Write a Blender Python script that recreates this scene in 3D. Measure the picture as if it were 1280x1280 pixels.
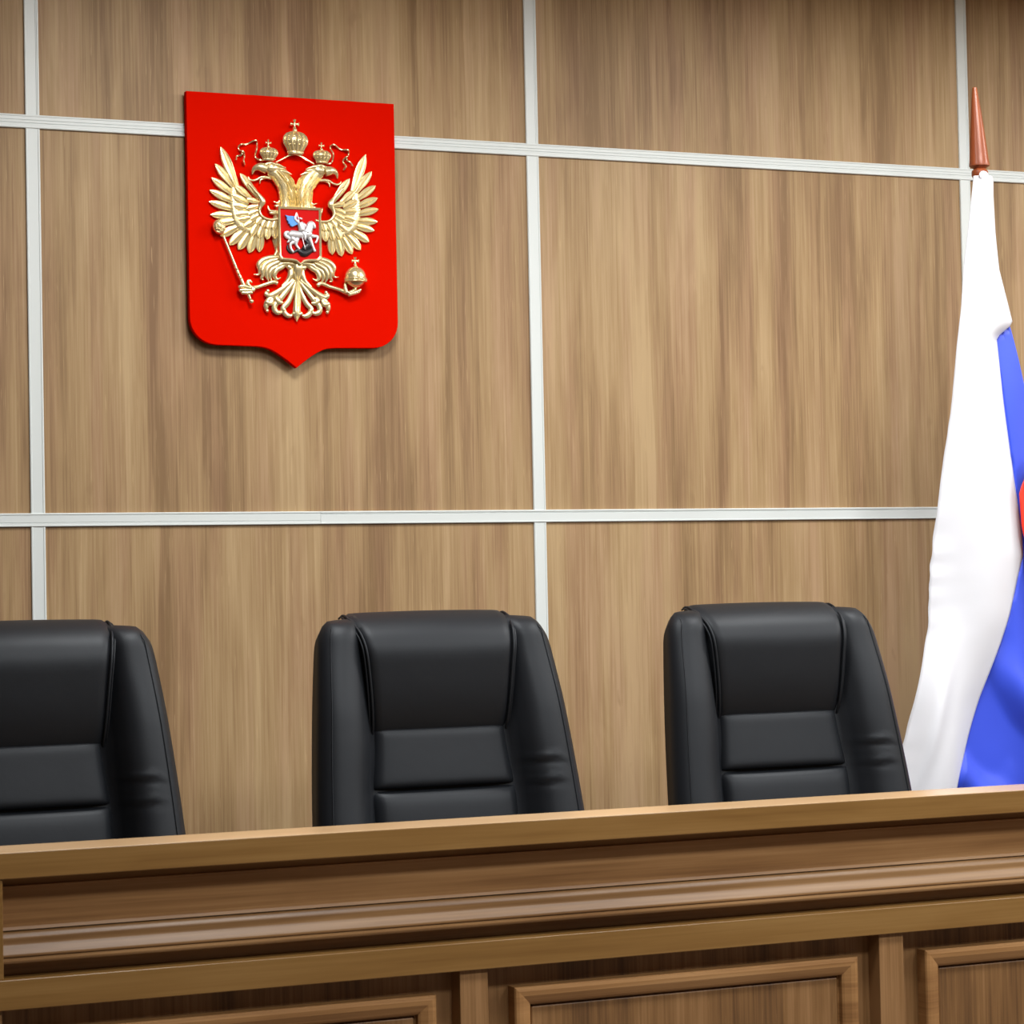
import bpy, bmesh, math, random
from mathutils import Vector, Matrix
random.seed(4)
C = bpy.context.scene.collection
SC = bpy.context.scene
for o in list(bpy.data.objects): bpy.data.objects.remove(o)

# ------------------------------------------------------------------ camera
def camera():
    cam = bpy.data.cameras.new('camera'); o = bpy.data.objects.new('camera', cam); C.objects.link(o)
    yaw, pitch, roll = .3993, .031, -.0204
    f = Vector((math.sin(yaw)*math.cos(pitch), math.cos(yaw)*math.cos(pitch), math.sin(pitch)))
    r = Vector((math.cos(yaw), -math.sin(yaw), 0)); u = r.cross(f)
    c, s = math.cos(roll), math.sin(roll)
    r2, u2 = r*c+u*s, -r*s+u*c
    m = Matrix((r2, u2, -f)).transposed().to_4x4(); m.translation = (-1.223, -5.9092, 1.4725)
    o.matrix_world = m
    cam.sensor_width = 36; cam.sensor_height = 36; cam.lens = 84.375; cam.clip_start = .05
    cam.dof.use_dof = True; cam.dof.focus_distance = 5.9; cam.dof.aperture_fstop = 20
    SC.camera = o
camera()

# ------------------------------------------------------------------ light
EXPOSURE = -1.0
PANEL_POWER = 74.0
w = bpy.data.worlds.new('world'); SC.world = w; w.use_nodes = True
w.node_tree.nodes['Background'].inputs[0].default_value = (.93, .97, 1, 1)
w.node_tree.nodes['Background'].inputs[1].default_value = .35
SC.view_settings.view_transform = 'Standard'; SC.view_settings.look = 'None'
SC.view_settings.exposure = EXPOSURE; SC.view_settings.gamma = 1; SC.view_settings.use_curve_mapping = False
CEIL = 3.215
LIGHTS = [(x, y) for y in (-1.35, -3.1, -4.85) for x in (.5, 2.3, 4.1, 5.9)]
def area(x, y, z, sx, sy, p, rot=(0, 0, 0), col=(1, .985, .96)):
    l = bpy.data.lights.new('panel_light', 'AREA'); l.shape = 'RECTANGLE'; l.size = sx; l.size_y = sy
    l.energy = p; l.color = col
    o = bpy.data.objects.new('panel_light', l); C.objects.link(o); o.location = (x, y, z); o.rotation_euler = rot
    return o
for x, y in LIGHTS: area(x, y, CEIL-.03, .56, .56, PANEL_POWER*(1.25 if y < -4 else .88))

# ------------------------------------------------------------------ helpers
def finish(name, bm, mats, parent=None, smooth=False, autos=None):
    bmesh.ops.recalc_face_normals(bm, faces=bm.faces)
    me = bpy.data.meshes.new(name); bm.to_mesh(me); bm.free()
    for m in (mats if isinstance(mats, (list, tuple)) else [mats]): me.materials.append(m)
    if smooth:
        for p in me.polygons: p.use_smooth = True
    if autos:
        me.set_sharp_from_angle(angle=math.radians(autos))
    o = bpy.data.objects.new(name, me); C.objects.link(o)
    if parent: o.parent = parent
    return o
def tag(o, label=None, cat=None, group=None, kind=None):
    if label: o['label'] = label
    if cat: o['category'] = cat
    if group: o['group'] = group
    if kind: o['kind'] = kind
    return o
def empty(name, loc, rz=0):
    o = bpy.data.objects.new(name, None); C.objects.link(o); o.location = loc; o.rotation_euler = (0, 0, rz); o.empty_display_size = .1
    return o
def box(bm, x0, x1, y0, y1, z0, z1, bev=0, mi=0):
    r = bmesh.ops.create_cube(bm, size=1)
    vs = r['verts']
    for v in vs:
        v.co = ((x0+x1)/2+v.co.x*(x1-x0), (y0+y1)/2+v.co.y*(y1-y0), (z0+z1)/2+v.co.z*(z1-z0))
    fs = list({f for v in vs for f in v.link_faces})
    for f in fs: f.material_index = mi
    if bev:
        es = list({e for v in vs for e in v.link_edges})
        bmesh.ops.bevel(bm, geom=es, offset=bev, segments=2, affect='EDGES', profile=.5)
def catmull(pts, n=4):
    pts = [Vector(p) for p in pts]
    if len(pts) < 3: 
        return [pts[0].lerp(pts[-1], i/n) for i in range(n+1)]
    P = [pts[0]*2-pts[1]]+pts+[pts[-1]*2-pts[-2]]; out = []
    for i in range(1, len(P)-2):
        for k in range(n):
            t = k/n; a, b, c, d = P[i-1], P[i], P[i+1], P[i+2]
            out.append(.5*((2*b)+(c-a)*t+(2*a-5*b+4*c-d)*t*t+(3*b-a-3*c+d)*t**3))
    out.append(pts[-1]); return out
def tube(bm, pts, rad, seg=10, flat=1.0, n=4, mi=0, nrm=Vector((0, 1, 0))):
    """swept tube; radii interpolated; flattened by 'flat' along nrm"""
    rad = list(rad) if isinstance(rad, (list, tuple)) else [rad]*len(pts)
    if n > 1:
        Rv = catmull([(r, 0, 0) for r in rad], n); P = catmull(pts, n)
        if len(pts) < 3: Rv = [Vector((rad[0]+(rad[-1]-rad[0])*i/n, 0, 0)) for i in range(n+1)]
        rad = [max(r.x, .0002) for r in Rv]
    else: P = [Vector(p) for p in pts]
    rings = []
    for i, p in enumerate(P):
        t = (P[min(i+1, len(P)-1)]-P[max(i-1, 0)])
        if t.length < 1e-9: t = Vector((0, 0, 1))
        t.normalize(); a = nrm-t*nrm.dot(t)
        if a.length < 1e-4: a = Vector((1, 0, 0))-t*t.x
        a.normalize(); b = t.cross(a); r = rad[i]
        rings.append([bm.verts.new(p+a*(math.cos(2*math.pi*k/seg)*r*flat)+b*(math.sin(2*math.pi*k/seg)*r)) for k in range(seg)])
    for i in range(len(rings)-1):
        for k in range(seg):
            f = bm.faces.new((rings[i][k], rings[i][(k+1) % seg], rings[i+1][(k+1) % seg], rings[i+1][k])); f.material_index = mi
    for rg, tp in ((rings[0], P[0]), (rings[-1], P[-1])):
        c = bm.verts.new(sum((v.co for v in rg), Vector())/seg)
        for k in range(seg):
            f = bm.faces.new((rg[k], rg[(k+1) % seg], c)); f.material_index = mi
def lathe(bm, prof, c=(0, 0, 0), seg=24, sy=1.0, mi=0):
    rings = []
    for r, z in prof:
        rings.append([bm.verts.new((c[0]+math.cos(2*math.pi*k/seg)*r, c[1]+math.sin(2*math.pi*k/seg)*r*sy, c[2]+z)) for k in range(seg)])
    for i in range(len(rings)-1):
        for k in range(seg):
            f = bm.faces.new((rings[i][k], rings[i][(k+1) % seg], rings[i+1][(k+1) % seg], rings[i+1][k])); f.material_index = mi
    for rg in (rings[0], rings[-1]): f = bm.faces.new(rg); f.material_index = mi
def extrude_profile_x(bm, prof, x0, x1, closed=True, mi=0):
    a = [bm.verts.new((x0, y, z)) for y, z in prof]; b = [bm.verts.new((x1, y, z)) for y, z in prof]
    n = len(prof)
    for i in range(n if closed else n-1):
        f = bm.faces.new((a[i], a[(i+1) % n], b[(i+1) % n], b[i])); f.material_index = mi
    if closed:
        bm.faces.new(a).material_index = mi; bm.faces.new(b).material_index = mi
def ellipsoid(bm, c, rx, ry, rz, seg=16, rot=0, mi=0):
    r = bmesh.ops.create_uvsphere(bm, u_segments=seg, v_segments=max(6, seg//2), radius=1)
    M = Matrix.Translation(c) @ Matrix.Rotation(rot, 4, 'Y') @ Matrix.Diagonal((rx, ry, rz, 1))
    bmesh.ops.transform(bm, matrix=M, verts=r['verts'])
    for v in r['verts']:
        for f in v.link_faces: f.material_index = mi

# ------------------------------------------------------------------ materials
def newmat(name):
    m = bpy.data.materials.new(name); m.use_nodes = True
    return m, m.node_tree, m.node_tree.nodes['Principled BSDF']
def simple(name, col, rough=.5, metal=0, spec=.5, **k):
    m, nt, b = newmat(name)
    b.inputs['Base Color'].default_value = (*col, 1); b.inputs['Roughness'].default_value = rough
    b.inputs['Metallic'].default_value = metal; b.inputs['Specular IOR Level'].default_value = spec
    for kk, v in k.items(): b.inputs[kk.replace('_', ' ')].default_value = v
    return m
class NT:
    def __init__(s, nt): s.nt = nt; s.n = nt.nodes; s.l = nt.links
    def node(s, t, **k):
        n = s.n.new(t)
        for a, v in k.items(): setattr(n, a, v)
        return n
    def inp(s, sock, v):
        if isinstance(v, bpy.types.NodeSocket): s.l.new(v, sock)
        else: sock.default_value = v
    def math(s, op, a, b=0.0, c=None):
        n = s.node('ShaderNodeMath', operation=op); s.inp(n.inputs[0], a); s.inp(n.inputs[1], b)
        if c is not None: s.inp(n.inputs[2], c)
        return n.outputs[0]
    def comb(s, x, y, z):
        n = s.node('ShaderNodeCombineXYZ'); s.inp(n.inputs[0], x); s.inp(n.inputs[1], y); s.inp(n.inputs[2], z); return n.outputs[0]
    def noise(s, v, scale, detail=2, rough=.5, dist=0):
        n = s.node('ShaderNodeTexNoise'); s.l.new(v, n.inputs['Vector']); n.inputs['Scale'].default_value = scale
        n.inputs['Detail'].default_value = detail; n.inputs['Roughness'].default_value = rough; n.inputs['Distortion'].default_value = dist
        return n.outputs['Fac']
    def ramp(s, fac, stops):
        n = s.node('ShaderNodeValToRGB'); s.l.new(fac, n.inputs[0]); e = n.color_ramp.elements
        while len(e) < len(stops): e.new(.5)
        for i, (p, c) in enumerate(stops): e[i].position = p; e[i].color = (*c, 1) if len(c) == 3 else c
        return n.outputs[0]
    def mix(s, f, a, b, mode='MIX'):
        n = s.node('ShaderNodeMix', data_type='RGBA', blend_type=mode); s.inp(n.inputs[0], f); s.inp(n.inputs[6], a); s.inp(n.inputs[7], b)
        return n.outputs[2]
def srgb(r, g, b):
    f = lambda c: ((c/255+.055)/1.055)**2.4 if c > 10 else c/255/12.92
    return (f(r), f(g), f(b))
def wood(name, dark, mid, light, grain='z', cell=None, rough=.45, band=1.0, fine=1.0, spec=.4, coat=0, knots=True):
    m, nt, b = newmat(name); N = NT(nt)
    tc = N.node('ShaderNodeTexCoord'); sp = N.node('ShaderNodeSeparateXYZ'); nt.links.new(tc.outputs['Object'], sp.inputs[0])
    x, y, z = sp.outputs
    a, t = (z, x) if grain == 'z' else (x, z)          # a along the grain, t across it
    off = 0.0
    if cell:
        cx = N.math('FLOOR', N.math('DIVIDE', N.math('SUBTRACT', x, cell[0]), cell[1]))
        cz = N.math('FLOOR', N.math('DIVIDE', N.math('SUBTRACT', z, cell[2]), cell[3]))
        wn = N.node('ShaderNodeTexWhiteNoise', noise_dimensions='2D'); nt.links.new(N.comb(cx, cz, 0.0), wn.inputs['Vector'])
        off = N.math('MULTIPLY', wn.outputs['Value'], 37.0)
    yy = N.math('ADD', N.math('MULTIPLY', y, 3.0), off)
    v1 = N.comb(N.math('MULTIPLY', t, 7.0), N.math('MULTIPLY', a, .55), yy)
    v2 = N.comb(N.math('MULTIPLY', t, 42.0), N.math('MULTIPLY', a, 1.3), yy)
    v3 = N.comb(N.math('MULTIPLY', t, 210.0), N.math('MULTIPLY', a, 3.0), yy)
    v4 = N.comb(N.math('MULTIPLY', t, 10.0), N.math('MULTIPLY', a, 1.5), yy)
    n1 = N.noise(v1, 1.0, 2, .5, .3); n2 = N.noise(v2, 1.0, 3, .6, .2); n3 = N.noise(v3, 1.0, 2, .6); n4 = N.noise(v4, 1.6, 3, .6, .6)
    s = N.math('ADD', N.math('MULTIPLY', N.math('SUBTRACT', n1, .5), 1.55*band), N.math('MULTIPLY', N.math('SUBTRACT', n2, .5), .9))
    s = N.math('ADD', s, N.math('MULTIPLY', N.math('SUBTRACT', n3, .5), .8*fine))
    s = N.math('ADD', s, N.math('MULTIPLY', N.math('SUBTRACT', n4, .5), .6))
    if cell:
        st = N.math('FLOOR', N.math('ADD', N.math('MULTIPLY', t, 15.0), N.math('MULTIPLY', N.noise(N.comb(0.0, N.math('MULTIPLY', a, .8), off), 1.0, 1), 1.2)))
        w2 = N.node('ShaderNodeTexWhiteNoise', noise_dimensions='2D'); nt.links.new(N.comb(st, off, 0.0), w2.inputs['Vector'])
        s = N.math('ADD', s, N.math('MULTIPLY', N.math('SUBTRACT', w2.outputs['Value'], .5), .22))
    s = N.math('ADD', s, .5)
    col = N.ramp(s, [(.12, dark), (.5, mid), (.88, light)])
    if cell:
        v7 = N.comb(N.math('MULTIPLY', t, 16.0), N.math('MULTIPLY', a, 1.1), N.math('ADD', yy, 5.0))
        col = N.mix(N.math('MULTIPLY', N.ramp(N.noise(v7, 1.0, 2, .5), [(.45, (0, 0, 0)), (.65, (1, 1, 1))]), .5), col, (.93, .83, .95, 1), 'MULTIPLY')
    if knots:
        v5 = N.comb(N.math('MULTIPLY', t, 30.0), N.math('MULTIPLY', a, 9.0), yy)
        n5 = N.noise(v5, 1.0, 2, .5)
        k = N.ramp(n5, [(.70, (0, 0, 0)), (.80, (1, 1, 1))])
        col = N.mix(N.math('MULTIPLY', k, .35), col, (*dark, 1))
        # short pale flecks
        v6 = N.comb(N.math('MULTIPLY', t, 330.0), N.math('MULTIPLY', a, 11.0), yy)
        k2 = N.ramp(N.noise(v6, 1.0, 1, .5), [(.69, (0, 0, 0)), (.77, (1, 1, 1))])
        col = N.mix(N.math('MULTIPLY', k2, .35), col, (*[min(1, c*1.35) for c in light], 1))
    nt.links.new(col, b.inputs['Base Color']); b.inputs['Roughness'].default_value = rough; b.inputs['Specular IOR Level'].default_value = spec
    b.inputs['Coat Weight'].default_value = coat; b.inputs['Coat Roughness'].default_value = .25
    bp = N.node('ShaderNodeBump'); bp.inputs['Strength'].default_value = .12; bp.inputs['Distance'].default_value = .001
    nt.links.new(n3, bp.inputs['Height']); nt.links.new(bp.outputs[0], b.inputs['Normal'])
    return m
RZ = 1.66; PW = 1.3628; PH = .988      # middle rail height, panel width, panel height
M_wall = wood('wall_laminate', (.238, .146, .070), (.362, .240, .120), (.465, .330, .178), 'z', (0, PW, RZ, PH), .5, spec=.25)
M_wallb = wood('bench_laminate_upright', (.10, .048, .018), (.205, .105, .038), (.30, .165, .07), 'z', None, .45, band=1.2)
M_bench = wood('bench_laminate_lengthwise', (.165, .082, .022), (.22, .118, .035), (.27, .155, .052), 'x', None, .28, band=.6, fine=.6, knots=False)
M_btop_lit = wood('bench_laminate_toplit', (.40, .25, .125), (.50, .33, .175), (.58, .40, .23), 'x', None, .25, band=.6, fine=.6, knots=False)  # same laminate as the board front, overhead light painted in as paler colour
M_mould = wood('bench_moulding_wood', (.13, .062, .022), (.215, .115, .044), (.31, .18, .08), 'x', None, .38, band=.9, fine=.7, spec=.5, knots=False)
M_apron = wood('bench_apron_wood', (.22, .105, .036), (.335, .176, .066), (.43, .245, .105), 'x', None, .42, band=1.0, fine=.8, knots=False)
M_rail = simple('white_aluminium', (.68, .735, .735), .4, 0, .5)
M_ceil = simple('ceiling_tile', (.70, .70, .68), .8)
M_paint = simple('light_paint', (.24, .18, .13), .7)
M_red = simple('red_velvet_board', (.68, .0055, .0004), .8, 0, .0)
M_redb = simple('red_enamel', (.62, .004, .003), .5, 0, .1)
M_gold = simple('gold_paint', (.95, .81, .47), .26, .78, .5)
M_silver = simple('silver_paint', (.86, .87, .90), .3, .55)
M_blue = simple('blue_enamel', (.10, .36, .95), .35)
M_black = simple('dark_enamel', (.03, .03, .035), .3, .3)
M_red_wood = wood('finial_wood', (.15, .035, .012), (.28, .065, .020), (.42, .12, .035), 'z', None, .36, spec=.5, coat=.1, knots=False)
M_plast = simple('black_plastic', (.02, .02, .022), .4)
M_steel = simple('chrome_steel', (.6, .6, .62), .2, 1)
def leather():
    m, nt, b = newmat('black_leather'); N = NT(nt)
    tc = N.node('ShaderNodeTexCoord')
    v = N.node('ShaderNodeTexVoronoi'); nt.links.new(tc.outputs['Object'], v.inputs['Vector']); v.inputs['Scale'].default_value = 420
    n2 = N.noise(tc.outputs['Object'], 9, 3, .5)
    bp = N.node('ShaderNodeBump'); bp.inputs['Strength'].default_value = .10; bp.inputs['Distance'].default_value = .0006
    nt.links.new(v.outputs['Distance'], bp.inputs['Height'])
    b2 = N.node('ShaderNodeBump'); b2.inputs['Strength'].default_value = .12; b2.inputs['Distance'].default_value = .01
    nt.links.new(n2, b2.inputs['Height']); nt.links.new(bp.outputs[0], b2.inputs['Normal']); nt.links.new(b2.outputs[0], b.inputs['Normal'])
    b.inputs['Base Color'].default_value = (.0085, .0100, .0130, 1); b.inputs['Roughness'].default_value = .50
    b.inputs['Specular IOR Level'].default_value = .28; b.inputs['Specular Tint'].default_value = (.88, .94, 1, 1)
    return m
M_leather = leather()
M_stitch = simple('stitched_piping', (.02, .022, .025), .5)
def satin(name, col):
    m, nt, b = newmat(name); N = NT(nt)
    tc = N.node('ShaderNodeTexCoord')
    n = N.noise(tc.outputs['Object'], 6, 2, .5)
    bp = N.node('ShaderNodeBump'); bp.inputs['Strength'].default_value = .15; bp.inputs['Distance'].default_value = .02
    nt.links.new(n, bp.inputs['Height']); nt.links.new(bp.outputs[0], b.inputs['Normal'])
    b.inputs['Base Color'].default_value = (*col, 1); b.inputs['Roughness'].default_value = .42
    b.inputs['Sheen Weight'].default_value = .15; b.inputs['Specular IOR Level'].default_value = .35
    return m
M_fw = satin('white_satin', (.74, .765, .83)); M_fb = satin('blue_satin', (.045, .095, .78)); M_fr = satin('red_satin', (.80, .035, .012))
def emit(name, col, s):
    m = bpy.data.materials.new(name); m.use_nodes = True; nt = m.node_tree; nt.nodes.clear()
    e = nt.nodes.new('ShaderNodeEmission'); e.inputs[0].default_value = (*col, 1); e.inputs[1].default_value = s
    o = nt.nodes.new('ShaderNodeOutputMaterial'); nt.links.new(e.outputs[0], o.inputs[0]); return m
M_lamp = emit('lit_diffuser', (1, .99, .96), 6)

# ------------------------------------------------------------------ room shell
X0, X1, Y1 = -4.6, 6.8, -9.0
PLAT = .2
bm = bmesh.new(); box(bm, X0, X1, Y1, .1, -.1, 0)
tag(finish('floor', bm, simple('floor_vinyl', (.13, .10, .075), .4)), kind='structure')
bm = bmesh.new(); box(bm, X0, X1, -2.75, 0, 0, PLAT)
tag(finish('trim_9', bm, simple('platform_carpet', (.12, .09, .08), .9)), kind='structure')
bm = bmesh.new(); box(bm, X0, X1, 0, .12, 0, CEIL+.1)
tag(finish('wall_back', bm, M_wall), kind='structure')
bm = bmesh.new(); box(bm, X0-.1, X0, Y1, .1, 0, CEIL+.1); tag(finish('wall_left', bm, M_paint), kind='structure')
bm = bmesh.new(); box(bm, X1, X1+.1, Y1, .1, 0, CEIL+.1); tag(finish('wall_right', bm, M_paint), kind='structure')
bm = bmesh.new(); box(bm, X0, X1, Y1-.1, Y1, 0, CEIL+.1); tag(finish('wall_front', bm, M_paint), kind='structure')
bm = bmesh.new(); box(bm, X0, X1, Y1, .1, CEIL, CEIL+.1); tag(finish('ceiling', bm, M_ceil), kind='structure')
# ceiling light fittings (the area lamps sit in them)
def fitting():
    r = empty('ceiling_light', (0, 0, 0))
    b = bmesh.new()
    for x0, x1, y0, y1 in ((-.31, .31, -.31, -.285), (-.31, .31, .285, .31), (-.31, -.285, -.285, .285), (.285, .31, -.285, .285)): box(b, x0, x1, y0, y1, -.02, 0)
    finish('frame', b, M_rail, r)
    b = bmesh.new(); box(b, -.285, .285, -.285, .285, -.012, 0); finish('diffuser', b, M_lamp, r)
    return r
proto = fitting()
for i, (x, y) in enumerate(LIGHTS):
    if i == 0: r = proto
    else:
        r = proto.copy(); C.objects.link(r)
        for c in proto.children:
            d = c.copy(); C.objects.link(d); d.parent = r
    r.location = (x, y, CEIL)
    tag(r, 'white ceiling light panel, %s in the row %s' % (('leftmost', 'second from the left', 'third from the left', 'rightmost')[i % 4], ('nearest the wall', 'above the bench front', 'furthest from the wall')[i//4]), 'ceiling light', 'ceiling light panels')

# rails of the panelled wall
rw = .0168
def rail_prof(groove):
    h = rw; g = groove
    pr = [(0, -h), (-.006, -h), (-.0075, -h+.0015), (-.0075, -h+.004), (-.006, -h+.0048)]
    for q in groove: pr += [(-.006, q-.0009), (-.0045, q), (-.006, q+.0009)]
    pr += [(-.006, h-.0048), (-.0075, h-.004), (-.0075, h-.0015), (-.006, h), (0, h)]
    return pr
VX = [-PW, 0, 1.35, 2.7256, 4.09, 5.45]
HZ = [RZ-PH, RZ, RZ+PH]
ti = 1
joint = {1: .731}
for k, z in enumerate(HZ):
    segs = [(X0, joint[k], (-.007,)), (joint[k]+.0006, X1, (.009,))] if k in joint else [(X0, X1, (-.004, .0035) if k == 2 else (-.004,))]
    for a, b_, g in segs:
        bm = bmesh.new(); extrude_profile_x(bm, [(y, z+q) for y, q in rail_prof(g)], a, b_)
        tag(finish('trim_%d' % ti, bm, M_rail), kind='structure'); ti += 1
zs = [PLAT]+HZ+[CEIL]
for i, x in enumerate(VX):
    bm = bmesh.new()
    for k in range(4):
        z0 = zs[k]+(rw if k else 0); z1 = zs[k+1]-(rw if k < 3 else 0)
        g = () if k < 3 else (.009,)
        pr = [(x+q*1.05, y*.8) for y, q in rail_prof(g)]
        a = [bm.verts.new((px, py, z0)) for px, py in pr]; c = [bm.verts.new((px, py, z1)) for px, py in pr]
        for j in range(len(pr)): bm.faces.new((a[j], a[(j+1) % len(pr)], c[(j+1) % len(pr)], c[j]))
        bm.faces.new(a); bm.faces.new(c)
    tag(finish('trim_%d' % (ti+6), bm, M_rail), kind='structure'); ti += 1
# ------------------------------------------------------------------ judges' bench
def bench():
    t = empty('court_bench', (0, 0, 0))
    tag(t, "long wooden courtroom bench with moulded front running in front of the three chairs", 'bench')
    BX0, BX1 = -1.9, 4.4
    LX = -.478
    P0 = .20
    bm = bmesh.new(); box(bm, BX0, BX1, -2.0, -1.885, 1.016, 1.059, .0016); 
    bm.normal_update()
    for f in bm.faces: f.material_index = 1 if f.normal.z > .9 else 0  # upward face takes the copy with the overhead light in its colour
    finish('top_board', bm, [M_bench, M_btop_lit], t)
    bm = bmesh.new(); box(bm, BX0+.03, BX1-.03, -1.885, -1.38, .905, .935, .0015); finish('desktop', bm, M_bench, t)
    bm = bmesh.new()
    extrude_profile_x(bm, [(-1.915, .86), (-1.943, .86), (-1.943, .9262), (-1.9515, .9270), (-1.9495, .9320), (-1.945, .9370), (-1.945, .9955), (-1.948, .9965), (-1.948, .9985), (-1.941, .9995), (-1.938, 1.016), (-1.915, 1.016)], LX, BX1-.05)
    finish('apron', bm, M_apron, t)
    # crown moulding below the apron
    def arc(cy, cz, ry, rz, a0, a1, n=8):
        return [(cy+math.cos(math.radians(a0+(a1-a0)*i/n))*ry, cz+math.sin(math.radians(a0+(a1-a0)*i/n))*rz) for i in range(n+1)]
    pr = [(-1.942, .9252), (-1.9500, .9248), (-1.9530, .9238), (-1.9552, .9215), (-1.9574, .9185), (-1.9588, .9160), (-1.9592, .9130), (-1.9590, .9095), (-1.9590, .9060), (-1.9598, .9030), (-1.9618, .8995), (-1.9645, .8950), (-1.9672, .8905), (-1.9684, .8875), (-1.9675, .8855), (-1.9650, .8848), (-1.9650, .8838)]
    pr += [(-1.9860, .8834), (-1.9875, .8822), (-1.9875, .8785), (-1.986, .8772), (-1.950, .8760), (-1.944, .8760)]
    bm = bmesh.new(); extrude_profile_x(bm, pr, LX, BX1-.05); finish('crown_moulding', bm, M_mould, t, True, 50)
    bm = bmesh.new(); box(bm, BX0+.05, BX1-.05, -2.0, -1.93, .805, .854, .0014); finish('lower_rail', bm, M_bench, t)
    bm = bmesh.new(); box(bm, LX, BX1-.05, -1.948, -1.93, .852, .877); finish('recessed_band', bm, M_apron, t)
    # end block where the moulding stops on the left
    bm = bmesh.new(); box(bm, LX-.16, LX-.0005, -1.996, -1.915, .854, 1.016, .001); finish('end_block', bm, M_bench, t)
    bm = bmesh.new(); box(bm, BX0+.05, LX-.161, -1.96, -1.915, .854, 1.016); finish('apron', bm, M_apron, t)
    # body behind, panels, pilasters
    bm = bmesh.new(); box(bm, BX0+.06, BX1-.06, -1.95, -1.93, P0, .81); finish('front_panel', bm, M_wallb, t)
    pitch = .848
    pc = []
    for k in range(-3, 5):
        x = .3405+pitch*k
        bm = bmesh.new(); box(bm, x-.0265, x+.0265, -1.990, -1.949, P0, .806, .0012); 
        o = finish('pilaster', bm, M_wallb, t); pc.append(x)
    def frame(x0, x1, z0, z1, w=.036):
        b = bmesh.new()
        # profile across the moulding, outside -> inside : (inset, depth)
        prof = [(0, -1.9495), (0, -1.978), (.0025, -1.981), (.008, -1.982), (.016, -1.981), (w-.008, -1.976), (w-.004, -1.973), (w-.0035, -1.962), (w, -1.962), (w, -1.9495)]
        rings = []
        for ins, y in prof:
            rings.append([b.verts.new(p) for p in ((x0+ins, y, z0+ins), (x1-ins, y, z0+ins), (x1-ins, y, z1-ins), (x0+ins, y, z1-ins))])
        for i in range(len(rings)-1):
            for k in range(4): b.faces.new((rings[i][k], rings[i][(k+1) % 4], rings[i+1][(k+1) % 4], rings[i+1][k]))
        return b
    for a, c in zip(pc[:-1], pc[1:]):
        o = finish('panel_frame', frame(a+.081, c-.067, P0+.07, .7645), M_apron, t)
        bm = bmesh.new(); box(bm, a+.081+.037, c-.067-.037, -1.966, -1.95, P0+.107, .7645-.037, .003); finish('raised_panel', bm, M_wallb, o)
    for x in (BX0+.06, BX1-.1):
        bm = bmesh.new(); box(bm, x, x+.04, -1.93, -1.40, P0, .905); finish('side_panel', bm, M_wallb, t)
    bm = bmesh.new(); box(bm, BX0+.06, BX1-.06, -1.935, -1.915, .81, 1.016); finish('back_board', bm, M_apron, t)
bench()

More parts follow.
